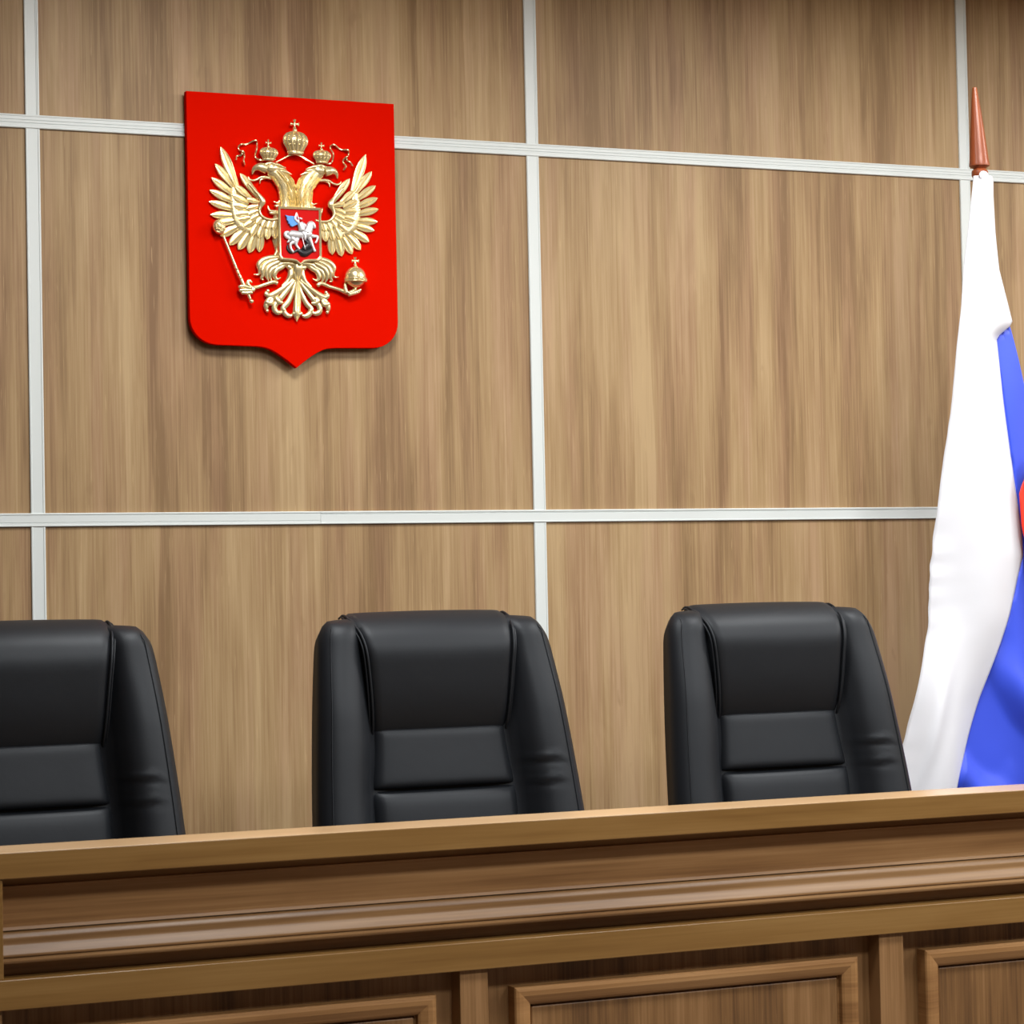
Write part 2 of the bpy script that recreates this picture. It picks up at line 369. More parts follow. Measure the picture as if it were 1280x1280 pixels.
# ------------------------------------------------------------------ chairs
def smooth01(t): t = max(0, min(1, t)); return t*t*(3-2*t)
def lean(z):                     # y of the backrest front reference line at height z (local)
    q = (z-.55)
    return .02+.20*q+.02*q*q
ZB, ZT = .52, 1.212
def halfw(z):
    t = (z-ZB)/(ZT-ZB)
    return .3125-.011*t-.0395*t*t
def pw(z): return .155+.012*smooth01((.97-z)/.16)
CREASES = [(.215, .905, .048, .10, .0052), (.215, .858, .042, .16, .0042)]     # x, z, half length, slope, height
def make_chair():
    t = empty('office_chair', (0, 0, 0))
    # --- backrest shell with two side bolsters
    rows = []
    NZ = 84
    for i in range(NZ+1):
        s = i/NZ
        rows.append(ZB+(ZT-ZB)*s)
    bm = bmesh.new(); grid = []
    NX = 40
    def ztop(x):                 # top edge falls away towards the corners
        a = min(1, abs(x)/.262)
        return ZT+.004-.012*a**2-.030*max(0, (a-.88)/.12)**2
    def front(x, z):
        w_ = halfw(z); a = abs(x); XI = pw(z)
        y = lean(z)
        if a < XI: y += .024
        else:
            u = (a-XI)/(w_-XI)
            bul = .032*(math.sin(math.pi*min(1, u)**.80))*(1-.25*smooth01((z-.95)/.25))
            y -= bul - .024*(1-smooth01(u*3.2))
            y -= .030*smooth01(u*1.1)*(1-.55*smooth01((z-1.0)/.2))
        for cx, cz, hl, sl, h in CREASES:
            if x > 0:
                dx = (x-cx)/hl; dz = (z-cz-sl*(x-cx))
                if abs(dx) < 1: y -= h*(1-dx*dx)*(math.exp(-(dz/.006)**2)-.8*math.exp(-((dz+.010)/.006)**2))
        return y
    us = [-1+2*j/NX for j in range(NX+1)]
    # front and back sheets
    def xs(z):
        w_ = halfw(z); o = []
        for u in us:
            o.append(u*w_)
        return o
    F, B = [], []
    for i, z in enumerate(rows):
        rf, rb = [], []
        s = i/NZ
        for x in xs(z):
            zt = ztop(x); zz = ZB+(zt-ZB)*s
            # rounding over the top edge and the outer corners
            d = (zt-zz); r = .042
            g = 1 if d > r else max(.10, math.sqrt(max(0, 1-((r-d)/r)**2)))
            a = abs(x)/halfw(z); e = .022; de = (1-a)*halfw(z)
            ke = 0 if de > e else 1-math.sqrt(max(0, 1-((e-de)/e)**2))
            mid = lean(zz)+.045-.040*a*a
            yf = mid+(front(x, zz)-mid)*g*(1-.30*ke)
            yb = mid+(.050-.026*a)*g
            rf.append(bm.verts.new((x, yf, zz))); rb.append(bm.verts.new((x, max(yb, yf+.002), zz)))
        F.append(rf); B.append(rb)
    for i in range(NZ):
        for j in range(NX):
            bm.faces.new((F[i][j], F[i][j+1], F[i+1][j+1], F[i+1][j])); bm.faces.new((B[i][j], B[i+1][j], B[i+1][j+1], B[i][j+1]))
        for j in (0, NX): bm.faces.new((F[i][j], F[i+1][j], B[i+1][j], B[i][j]))
    for j in range(NX):
        for i in (0, NZ): bm.faces.new((F[i][j], F[i][j+1], B[i][j+1], B[i][j]))
    back = finish('backrest', bm, M_leather, t, True)
    # seam along the outer edge of each bolster
    for sgn in (-1, 1):
        bm = bmesh.new(); pts = []
        for i in range(2, 40):
            z = ZB+(ZT-.035-ZB)*i/39
            w_ = halfw(z); x = sgn*(w_-.0235); pts.append((x, front(x, z)-.0002, z))
        for q in range(4):
            a = q/3; z = ZT-.030+.018*a; x = sgn*(halfw(z)-.026-.004*a*a); pts.append((x, front(x, z)+.004+.035*a*a, z))
        tube(bm, pts, .0013, 6, 1, 2); finish('piping', bm, M_leather, back, True)
    # --- headrest cushion hanging over the top
    # profile (y relative to lean line of local z, z) from bottom tuck, out over the front, over the top, down the back
    hp = [(.052, .952), (.042, .947), (.030, .950), (.016, .963), (.003, .984), (-.010, 1.014), (-.022, 1.052), (-.033, 1.097), (-.0405, 1.135), (-.039, 1.160), (-.029, 1.183), (-.008, 1.203), (.022, 1.2175), (.052, 1.224), (.076, 1.217), (.090, 1.200), (.092, 1.170), (.092, 1.12), (.090, 1.02)]
    P = catmull([(0, lean(z)+y, z) for y, z in hp], 4)
    bm = bmesh.new(); ring = []
    NH = 28
    def hw(p):
        z = p.z; fr = max(0, min(1, (z-.97)/.25))
        return .154+.020*fr+.012*fr**5
    for p in P:
        w_ = hw(p); row = []
        for j in range(NH+1):
            u = -1+2*j/NH; a = abs(u)
            e = 0 if a < .90 else ((a-.90)/.10)**2
            # direction towards the inside of the cushion
            c = Vector((0, lean(1.09)+.03, min(max(p.z, 1.0), 1.15)))
            d = (Vector((0, c.y, c.z))-p); d.x = 0
            if d.length > 0: d.normalize()
            q = p+d*(.010*e+.0035*a*a)
            row.append(bm.verts.new((u*w_, q.y, q.z)))
        ring.append(row)
    for i in range(len(ring)-1):
        for j in range(NH): bm.faces.new((ring[i][j], ring[i][j+1], ring[i+1][j+1], ring[i+1][j]))
    for j in (0, NH):
        bm.faces.new([r[j] for r in ring])
    bm.faces.new(ring[0]+ring[-1][::-1]) if False else None
    hr = finish('headrest', bm, M_leather, t, True, 60)
    for sgn in (-1, 1):
        for off, dep, rr in ((.003, .0055, .0030), (.009, .010, .0022)):
            bm = bmesh.new(); pts = []
            for p in P[3:-16:2]:
                d = (Vector((0, lean(1.09)+.03, min(max(p.z, 1.0), 1.15)))-p); d.normalize(); q = p+d*(dep+.0035*smooth01((p.z-1.185)/.025))
                pts.append((sgn*(hw(p)+off-.003), q.y, q.z))
            tube(bm, pts, rr, 8, 1, 2); finish('piping', bm, M_leather, hr, True)
    # --- lumbar cushions between the bolsters
    def cushion(z0, z1, prot, name='back_cushion'):
        b = bmesh.new(); nx, nz = 26, 30; g = []
        for i in range(nz+1):
            v = i/nz; row = []
            for j in range(nx+1):
                u = -1+2*j/nx; z = z0+(z1-z0)*v
                ex = 1-abs(u)**9; ez = (1-abs(2*v-1)**11)
                y = lean(z)+.028-prot*(max(0, ex)*max(0, ez))**.5*(1-.15*u*u)
                row.append(b.verts.new((u*(pw(z)-.0005), y, z)))
            g.append(row)
        for i in range(nz):
            for j in range(nx): b.faces.new((g[i][j], g[i][j+1], g[i+1][j+1], g[i+1][j]))
        bm_edge = [e for e in b.edges if len(e.link_faces) == 1]
        r = bmesh.ops.extrude_edge_only(b, edges=bm_edge)
        for v in r['geom']:
            if isinstance(v, bmesh.types.BMVert): v.co.y += .02
        return finish(name, b, M_leather, t, True, 70)
    cushion(.846, .977, .026); cushion(.60, .8455, .030)
    # --- seat
    bm = bmesh.new(); r = bmesh.ops.create_cube(bm, size=1)
    for v in bm.verts: v.co = (v.co.x*.56, -.22+v.co.y*.52, .475+v.co.z*.12)
    bmesh.ops.bevel(bm, geom=list(bm.edges), offset=.045, segments=5, affect='EDGES', profile=.6)
    finish('seat', bm, M_leather, t, True)
    for sgn in (-1, 1):
        bm = bmesh.new()
        tube(bm, [(sgn*.30, .03, .52), (sgn*.315, .02, .60), (sgn*.315, -.05, .655), (sgn*.315, -.16, .66), (sgn*.315, -.27, .655), (sgn*.315, -.31, .62), (sgn*.31, -.30, .52), (sgn*.29, -.26, .44)], [.014, .017, .022, .026, .026, .02, .017, .014], 10)
        finish('armrest', bm, M_plast, t, True)
    bm = bmesh.new(); lathe(bm, [(.026, .10), (.026, .22), (.040, .23), (.040, .38), (.10, .40), (.12, .415)], seg=20); finish('gas_lift', bm, M_plast, t, True, 40)
    bm = bmesh.new(); lathe(bm, [(.03, .085), (.055, .10), (.045, .13), (.03, .14)], seg=20)
    for k in range(5):
        a = math.radians(72*k+18); tube(bm, [(math.cos(a)*.03, math.sin(a)*.03, .115), (math.cos(a)*.18, math.sin(a)*.18, .10), (math.cos(a)*.30, math.sin(a)*.30, .075)], [.026, .022, .016], 8)
    star = finish('star_base', bm, M_steel, t, True, 50)
    for k in range(5):
        a = math.radians(72*k+18); bm = bmesh.new()
        for s_ in (-.014, .014):
            r = bmesh.ops.create_cone(bm, cap_ends=True, segments=16, radius1=.028, radius2=.028, depth=.018)
            bmesh.ops.transform(bm, matrix=Matrix.Translation((math.cos(a)*.30, math.sin(a)*.30, .0285)) @ Matrix.Rotation(a, 4, 'Z') @ Matrix.Translation((0, s_, 0)) @ Matrix.Rotation(math.pi/2, 4, 'X'), verts=r['verts'])
        tube(bm, [(math.cos(a)*.30, math.sin(a)*.30, .03), (math.cos(a)*.30, math.sin(a)*.30, .08)], .008, 8, n=2)
        finish('caster', bm, M_plast, star, True, 40)
    return t
def copy_tree(o, parent=None):
    c = o.copy(); C.objects.link(c); c.parent = parent
    for ch in o.children: copy_tree(ch, c)
    return c
proto = make_chair()
CH = [((.639, -1.20, PLAT), 0.0, 'black leather office chair in the middle of the row, below the red emblem'),
      ((1.474, -1.19, PLAT), 0.0, 'black leather office chair at the right end of the row, beside the flag'),
      ((-.249, -1.20, PLAT), 0.0, 'black leather office chair at the left edge, cut off by the photo')]
for i, (loc, rz, lab) in enumerate(CH):
    o = proto if i == 0 else copy_tree(proto)
    o.location = loc; o.rotation_euler = (0, 0, rz)
    tag(o, lab, 'chair', 'office chairs behind the bench')

# ------------------------------------------------------------------ flag
FY = -.45
WL = [(2.453, 2.556), (2.451, 2.541), (2.43, 2.403), (2.412, 2.301), (2.401, 2.197), (2.382, 2.09), (2.36, 1.927), (2.324, 1.74), (2.309, 1.648), (2.284, 1.499), (2.269, 1.335), (2.255, 1.289), (2.219, 1.161), (2.174, 0.997), (2.124, 0.85), (2.069, 0.66)]
WR = [(2.514, 2.556), (2.516, 2.544), (2.515, 2.505), (2.518, 2.404), (2.527, 2.304), (2.566, 2.158), (2.513, 2.119), (2.529, 1.957), (2.555, 1.755), (2.578, 1.592), (2.58, 1.529), (2.525, 1.368), (2.432, 1.149), (2.346, 0.914), (2.308, 0.818), (2.24, 0.66)]
def interp(c, z):
    for (x0, z0), (x1, z1) in zip(c[:-1], c[1:]):
        if z1 <= z <= z0: return x0+(x1-x0)*(z0-z)/max(1e-6, z0-z1)
    return c[0][0] if z > c[0][1] else c[-1][0]
def sheet(bm, L, R, ztop, zbot, nz, nx, yf, mi):
    g = []
    zl = [ztop+(zbot-ztop)*i/nz for i in range(nz+1)]
    for z in zl:
        a, b = interp(L, z), interp(R, z)
        g.append([bm.verts.new((a+(b-a)*j/nx, yf(j/nx, z, a+(b-a)*j/nx), z)) for j in range(nx+1)])
    for i in range(nz):
        for j in range(nx):
            f = bm.faces.new((g[i][j], g[i][j+1], g[i+1][j+1], g[i+1][j])); f.material_index = mi
    return g
def flag():
    t = empty('flag', (2.489, -.415, PLAT))
    tag(t, 'white, blue and red tricolour flag hanging from a wooden pole against the wall', 'flag')
    inv = Matrix.Translation((-2.489, .415, -PLAT))
    def add(name, bm, m, par=t, **k):
        if par is t: bmesh.ops.transform(bm, matrix=inv, verts=bm.verts)
        return finish(name, bm, m, par, **k)
    bm = bmesh.new(); tube(bm, [(.094, 0, .04), (.002, 0, 2.36)], [.011, .011], 16, n=2); pole = finish('pole', bm, M_red_wood, t, True, 40)
    # turned finial
    bm = bmesh.new(); zb = 2.555-PLAT
    lathe(bm, [(.010, -.03), (.012, -.008), (.020, .004), (.0228, .012), (.0220, .022), (.016, .028), (.021, .032), (.0275, .036), (.0278, .041), (.0262, .050), (.0242, .075), (.0190, .135), (.0130, .195), (.0078, .240), (.0065, .250), (.003, .2525)], (0, 0, zb), 28)
    for v in bm.verts: v.co.x += -.042*(v.co.z-zb)+.011
    finish('finial', bm, M_red_wood, t, True, 40)
    bm = bmesh.new(); lathe(bm, [(.20, 0), (.20, .02), (.17, .035), (.05, .05), (.03, .08), (.02, .10)], (.094, 0, 0), 32); finish('stand_base', bm, M_red_wood, t, True, 40)
    bm = bmesh.new()
    # the white stripe, nearest
    def yw(u, z, x):
        s = smooth01((2.55-z)/.5)
        d = .004+.030*math.sin(math.pi*u)
        y = FY-.0-d*(.7+.5*s)
        ph = (x-2.2)*16+(z-1.0)*3.2
        y -= .010*s*math.sin(ph*1.3)*(smooth01((1.75-z)/.8)*.9+.25)
        # small gathers along the hem
        y -= .0035*math.exp(-u*10)*math.sin(z*64+math.sin(z*13)*4)*(.4+.6*math.sin(z*9)**2)*smooth01((2.1-z)/.6)
        y -= .022*math.exp(-((u-.25)/.14)**2)*math.sin(z*6.2+1)*smooth01((1.6-z)/.5)
        return min(y, FY+.015)
    sheet(bm, WL, WR, 2.556, .66, 150, 30, yw, 0)
    # small loop of the sleeve in front of the finial neck
    ellipsoid(bm, (2.476, FY-.018, 2.556), .015, .004, .012, 12, mi=0)
    # blue stripe behind
    BL = [(2.50, 2.30), (2.50, 1.9), (2.52, 1.5), (2.45, 1.3), (2.36, 1.10), (2.27, .9), (2.18, .66)]
    BR = [(2.527, 2.304), (2.562, 2.159), (2.607, 2.0), (2.679, 1.821), (2.74, 1.5), (2.80, 1.1), (2.83, .66)]
    def yb(u, z, x):
        s = smooth01((2.3-z)/.4)
        k = smooth01((1.35-z)/.35)
        y = FY+.012-.020*s*math.sin((x-2.5)*22+.4*z)
        y -= k*(.034*math.sin((x-2.3)*17+(z-.95)*13)+.010*math.sin((x-2.3)*30+(z-.95)*31))
        # never in front of the white edge
        return min(FY+.016, max(y, FY-.020-.05*k*smooth01((x-interp(WR, z)-.01)/.05))) if x > interp(WR, z) else FY+.016
    sheet(bm, BL, BR, 2.303, .66, 120, 36, yb, 1)
    # red stripe folding out
    RL = [(2.60, 1.80), (2.578, 1.752), (2.551, 1.700), (2.556, 1.603), (2.578, 1.522), (2.625, 1.385), (2.66, 1.1), (2.68, .75)]
    RR = [(2.66, 1.80), (2.70, 1.754), (2.73, 1.698), (2.76, 1.522), (2.80, 1.385), (2.88, 1.1), (2.92, .75)]
    def yr(u, z, x): return FY-.034-.045*smooth01((1.4-z)/.3)-.016*math.sin(u*9+z*2)*smooth01(u*4)
    sheet(bm, RL, RR, 1.80, .75, 50, 20, yr, 2)
    bmesh.ops.transform(bm, matrix=inv, verts=bm.verts)
    o = finish('cloth', bm, [M_fw, M_fb, M_fr], t, True)
    s = o.modifiers.new('thickness', 'SOLIDIFY'); s.thickness = .0012; s.offset = 0
flag()
# relief outlines of the emblem, millimetres on the plaque
WING1 = [((-159.5, 105.7), (-198.2, 204.5), 26.5), ((-165.3, 100.8), (-214.1, 160.8), 22.5), ((-165.6, 82.2), (-224.6, 124.3), 21.6), ((-165.0, 62.9), (-229.4, 92.3), 21.6), ((-163.4, 44.4), (-231.3, 63.2), 21.6), ((-160.8, 29.3), (-228.1, 29.7), 21.6), ((-156.2, 18.8), (-219.1, 6.1), 21.6), ((-149.8, 6.1), (-203.5, -23.7), 22.5), ((-136.5, -2.1), (-180.2, -45.4), 23.5), ((-123.2, -6.2), (-156.6, -57.0), 24.5), ((-110.3, -7.1), (-128.1, -64.3), 25.5), ((-95.9, -5.2), (-101.7, -61.0), 22.5)]
WING2 = [((-102.9, 75.1), (-150.5, 137.8), 20), ((-124.4, 74.2), (-163.5, 105.7), 20), ((-129.4, 61.0), (-171.5, 81.3), 20), ((-127.3, 48.6), (-169.6, 55.6), 20), ((-125.1, 37.1), (-164.8, 31.7), 20), ((-120.5, 27.1), (-157.4, 18.2), 20), ((-113.4, 20.0), (-143.4, 0.3), 20), ((-103.9, 14.8), (-124.7, -21.2), 20), ((-92.0, 10.6), (-104.6, -26.0), 20), ((-77.6, 8.9), (-82.1, -28.9), 20), ((-63.2, 9.5), (-61.4, -26.2), 20)]
WING3 = [((-98.4, 72.4), (-133.0, 113.9), 16), ((-103.3, 64.3), (-134.7, 72.2), 16), ((-105.8, 55.8), (-136.6, 46.2), 16), ((-104.6, 44.3), (-132.6, 31.6), 16), ((-100.0, 35.2), (-126.6, 18.8), 16), ((-92.9, 29.5), (-112.0, 8.3), 16), ((-83.3, 25.3), (-96.3, -0.3), 16), ((-71.4, 22.5), (-81.5, -3.4), 16), ((-59.3, 21.6), (-67.0, -3.8), 16)]
BONE = [(-131.2, 112.1), (-115.7, 94.8), (-101.6, 79.2), (-94.6, 66.5), (-100.6, 53.7), (-103.7, 42.0), (-98.6, 30.7), (-85.8, 22.8), (-69.0, 21.2), (-52.1, 24.7)]
NECK = [(-70.3, 153.3), (-53.2, 143.7), (-38.4, 125.6), (-29.0, 105.1), (-25.0, 84.4), (-25.3, 65.5), (-25.6, 48.8)]
BEAK = [(-82.4, 152.0), (-95.2, 155.1), (-106.0, 154.6), (-114.7, 148.3), (-117.9, 136.7)]
JAW = [(-64.3, 128.5), (-81.5, 130.8), (-94.5, 130.2), (-105.3, 124.5), (-116.1, 121.5), (-124.7, 124.6), (-128.2, 130.7)]
TONGUE = [(-75.1, 130.1), (-88.1, 127.8), (-95.7, 122.9), (-97.3, 114.0)]
CREST = [[(-77.3, 163.0), (-55.6, 164.1), (-29.8, 156.0)], [(-68.8, 155.1), (-47.1, 154.1), (-32.0, 152.7)], [(-53.8, 147.5), (-32.1, 146.4), (-14.8, 140.0)], [(-85.9, 162.6), (-70.7, 166.5), (-46.9, 164.5)]]
TUFT = [[(-41.0, 90.6), (-42.4, 75.9), (-50.1, 67.2), (-63.0, 70.8)], [(-41.5, 61.3), (-53.5, 58.7), (-60.0, 60.5)], [(-47.3, 44.3), (-66.7, 44.6), (-74.2, 49.4), (-76.8, 59.8)], [(-47.3, 40.2), (-69.0, 40.3), (-72.1, 44.3)]]
RIBBON = [(-88.2, 172.9), (-100.0, 175.4), (-107.4, 184.4), (-106.7, 198.0), (-102.6, 212.8), (-102.8, 222.8), (-113.1, 223.1), (-130.5, 214.4), (-145.5, 212.6), (-151.6, 207.1), (-149.0, 197.5), (-139.5, 192.1), (-135.8, 181.9), (-140.9, 170.2), (-135.7, 160.1)]
RIBTAIL = [(-142.6, 194.0), (-145.6, 185.2), (-155.7, 183.0), (-159.5, 171.4)]
RIBMID = [(-54.7, 171.0), (-36.1, 180.7), (-18.5, 190.4), (-4.3, 192.8)]
CROWN_S = ((-74.7, 173.9), (-74.2, 205.2), (-73.8, 227.2))
CROWN_C = ((-5.0, 192.9), (-4.9, 249.0), (-4.3, 283.2))
SCEP_HEAD = (-209.2, -2.8)
SCEP = [(-198.0, -24.7), (-192.8, -37.6), (-165.0, -106.9), (-160.3, -118.7), (-154.4, -130.4), (-148.5, -144.6), (-136.5, -168.1), (-125.9, -194.1)]
LEG_L = [(-55.5, -140.7), (-66.6, -137.5), (-89.2, -144.6), (-109.1, -151.5), (-126.5, -154.9), (-138.9, -157.6)]
TOES_L = [[(-127.1, -156.1), (-136.7, -144.5), (-132.9, -136.0), (-124.3, -141.7)], [(-127.1, -156.1), (-144.3, -151.9), (-157.8, -152.3), (-159.1, -157.1)], [(-125.9, -160.9), (-142.0, -161.3), (-156.7, -161.8), (-155.6, -166.5)], [(-124.8, -165.6), (-139.6, -168.4), (-151.9, -167.6), (-149.5, -172.3)], [(-124.7, -163.2), (-122.1, -156.0), (-134.3, -149.2)]]
THIGH = [[(-49.9, -73.0), (-72.4, -74.9), (-92.4, -81.6), (-103.8, -94.0), (-101.6, -108.3), (-105.5, -119.3), (-117.9, -118.4)], [(-47.5, -77.7), (-70.0, -83.3), (-87.6, -93.5), (-95.4, -108.1), (-94.3, -120.1), (-98.2, -129.8), (-90.8, -132.0)], [(-45.1, -82.4), (-62.7, -90.2), (-79.1, -100.4), (-85.5, -115.0), (-83.3, -126.9), (-78.5, -136.4)], [(-42.7, -89.6), (-55.3, -97.2), (-69.2, -104.9), (-75.6, -117.1), (-73.3, -129.0), (-66.0, -138.4)], [(-32.7, -89.2), (-45.4, -99.3), (-58.0, -106.9), (-63.2, -121.5), (-55.9, -129.7), (-45.8, -124.6)], [(-7.6, -90.8), (-25.1, -87.8), (-42.7, -89.6), (-55.4, -99.6), (-58.1, -114.1)], [(-17.8, -100.8), (-25.3, -96.2), (-32.8, -94.1)]]
HIP = [[(-31.5, -91.6), (-20.3, -100.9), (-18.1, -115.3), (-25.9, -132.4), (-41.2, -147.3)], [(1.0, -100.2), (0.7, -114.7), (0.4, -131.6)]]
TAILC = [(-0.8, -129.7), (-3.4, -163.5), (-4.6, -197.3), (-5.0, -219.0), (-5.3, -237.0)]
TAIL = [[(-5.2, -132.0), (-13.3, -158.7), (-27.6, -188.0), (-40.4, -202.8), (-35.6, -217.1), (-23.2, -222.8), (-13.1, -216.5)], [(-9.0, -132.1), (-27.0, -154.3), (-47.4, -179.0), (-62.7, -196.2), (-63.0, -210.6), (-50.6, -215.1), (-39.2, -207.6)], [(-12.7, -129.8), (-34.4, -149.7), (-57.2, -164.8), (-74.9, -179.7), (-85.0, -192.0), (-86.5, -204.0), (-84.1, -211.2)], [(-21.6, -137.3), (-44.5, -154.8), (-62.2, -166.2), (-77.2, -172.6), (-85.8, -166.9), (-81.5, -160.3)], [(-47.4, -176.6), (-57.4, -179.2), (-52.6, -188.7), (-41.3, -188.4)], [(-69.9, -179.6), (-75.1, -191.7), (-85.0, -189.6), (-92.0, -192.2)]]
LEG_R = [(50.8, -143.6), (62.3, -137.2), (85.0, -145.0), (110.3, -151.5), (133.1, -160.5)]
TOES_R = [[(127.8, -161.7), (125.5, -148.4), (125.7, -138.7), (128.4, -133.7)], [(130.4, -161.6), (145.8, -155.1), (153.7, -145.1), (151.2, -140.3)], [(132.9, -163.9), (153.5, -157.3), (165.1, -152.1), (169.0, -149.5)], [(131.6, -165.2), (150.8, -159.8), (161.1, -157.0), (166.3, -154.5)]]
ORB = ((151.6, -119.4), (151.4, -127.4), (152.0, -96.2), (152.5, -73.1))
HUB = [(-0.1, -88.7), (-0.3, -100.7), (-0.5, -115.2), (-1.6, -133.3)]
HORSE = [([(-31.0, -19.3), (-21.9, -14.6), (-6.9, -15.4), (8.2, -14.9), (21.9, -12.9), (29.5, -9.7)], [4.6, 7.9, 7.9, 8.4, 9.4, 6.8]), ([(18.9, -11.5), (23.6, -1.2), (26.8, 10.5), (31.5, 16.5)], [9.4, 8.8, 7.3, 5.5]), ([(28.4, 15.7), (36.0, 12.3), (39.6, 2.3)], [5.5, 4.6, 3.0]), ([(-26.5, -16.2), (-32.6, -23.6), (-39.3, -18.1), (-38.4, -12.3), (-30.8, -9.1)], [3.0, 4.3, 4.0, 3.6, 2.7]), ([(-23.6, -23.3), (-14.0, -33.1), (-25.4, -39.3), (-25.9, -50.9), (-18.3, -62.2)], [6.4, 4.6, 3.3, 2.7, 2.4]), ([(-28.1, -24.9), (-29.8, -32.2), (-35.1, -36.8)], [4.6, 2.4, 1.5]), ([(-7.0, -24.1), (-11.1, -40.2), (-7.5, -47.3), (-1.5, -53.6)], [4.6, 3.3, 2.7, 1.8]), ([(23.3, -18.6), (29.1, -32.9), (34.9, -47.2), (39.2, -58.0)], [5.5, 3.6, 2.7, 3.0]), ([(27.8, -17.0), (38.4, -18.1), (46.8, -18.5), (45.1, -28.0), (40.4, -36.1)], [5.2, 3.6, 2.7, 2.4, 2.1])]
RIDER = [([(-0.7, 15.8), (2.2, 5.8), (3.4, -7.2)], [6.4, 7.9, 7.0]), ([(0.2, 23.8), (1.0, 27.4)], [4.6, 4.6]), ([(-4.4, 15.6), (-14.1, 23.9), (-10.9, 34.2), (-9.6, 40.8)], [3.3, 3.0, 2.4, 1.5]), ([(5.3, 11.7), (11.3, 9.0), (9.6, 1.7)], [3.6, 4.0, 2.4]), ([(4.9, -8.6), (11.5, -18.5), (12.1, -30.1)], [4.6, 3.6, 2.1]), ([(-7.8, 37.2), (-0.9, 4.2), (6.0, -30.3), (12.4, -53.2)], [1.1, 1.1, 1.1, 1.1])]
CAPE = [(-39.1, 33.2), (-30.1, 31.1), (-18.1, 31.2), (-9.9, 26.5), (-5.5, 16.5), (-7.1, 10.6), (-20.8, 4.3), (-27.5, 6.9), (-26.0, 9.9), (-31.9, 12.5), (-30.4, 15.5), (-36.3, 22.5), (-34.0, 24.7)]
DRAGON = [([(-32.4, -41.9), (-33.4, -52.0), (-26.0, -60.5), (-15.5, -60.1), (-6.3, -55.4), (2.6, -59.4), (11.6, -63.5), (22.3, -58.7), (31.5, -54.1), (43.6, -53.6)], [1.8, 3.3, 4.0, 3.3, 4.6, 7.6, 9.1, 7.6, 5.5, 2.4]), ([(8.8, -54.9), (18.0, -45.8), (25.7, -38.3), (18.3, -31.3), (13.8, -25.7)], [7.6, 9.1, 8.4, 6.1, 3.6]), ([(-0.5, -66.8), (7.0, -68.0), (17.6, -66.2)], [2.1, 3.6, 3.0])]
SHIELD_IN = ((-48.5, 50.9), (55.7, 52.4), (-48.4, -66.1), (3.8, -88.9), (-38.2, -80.9), (-9.6, -81.4))
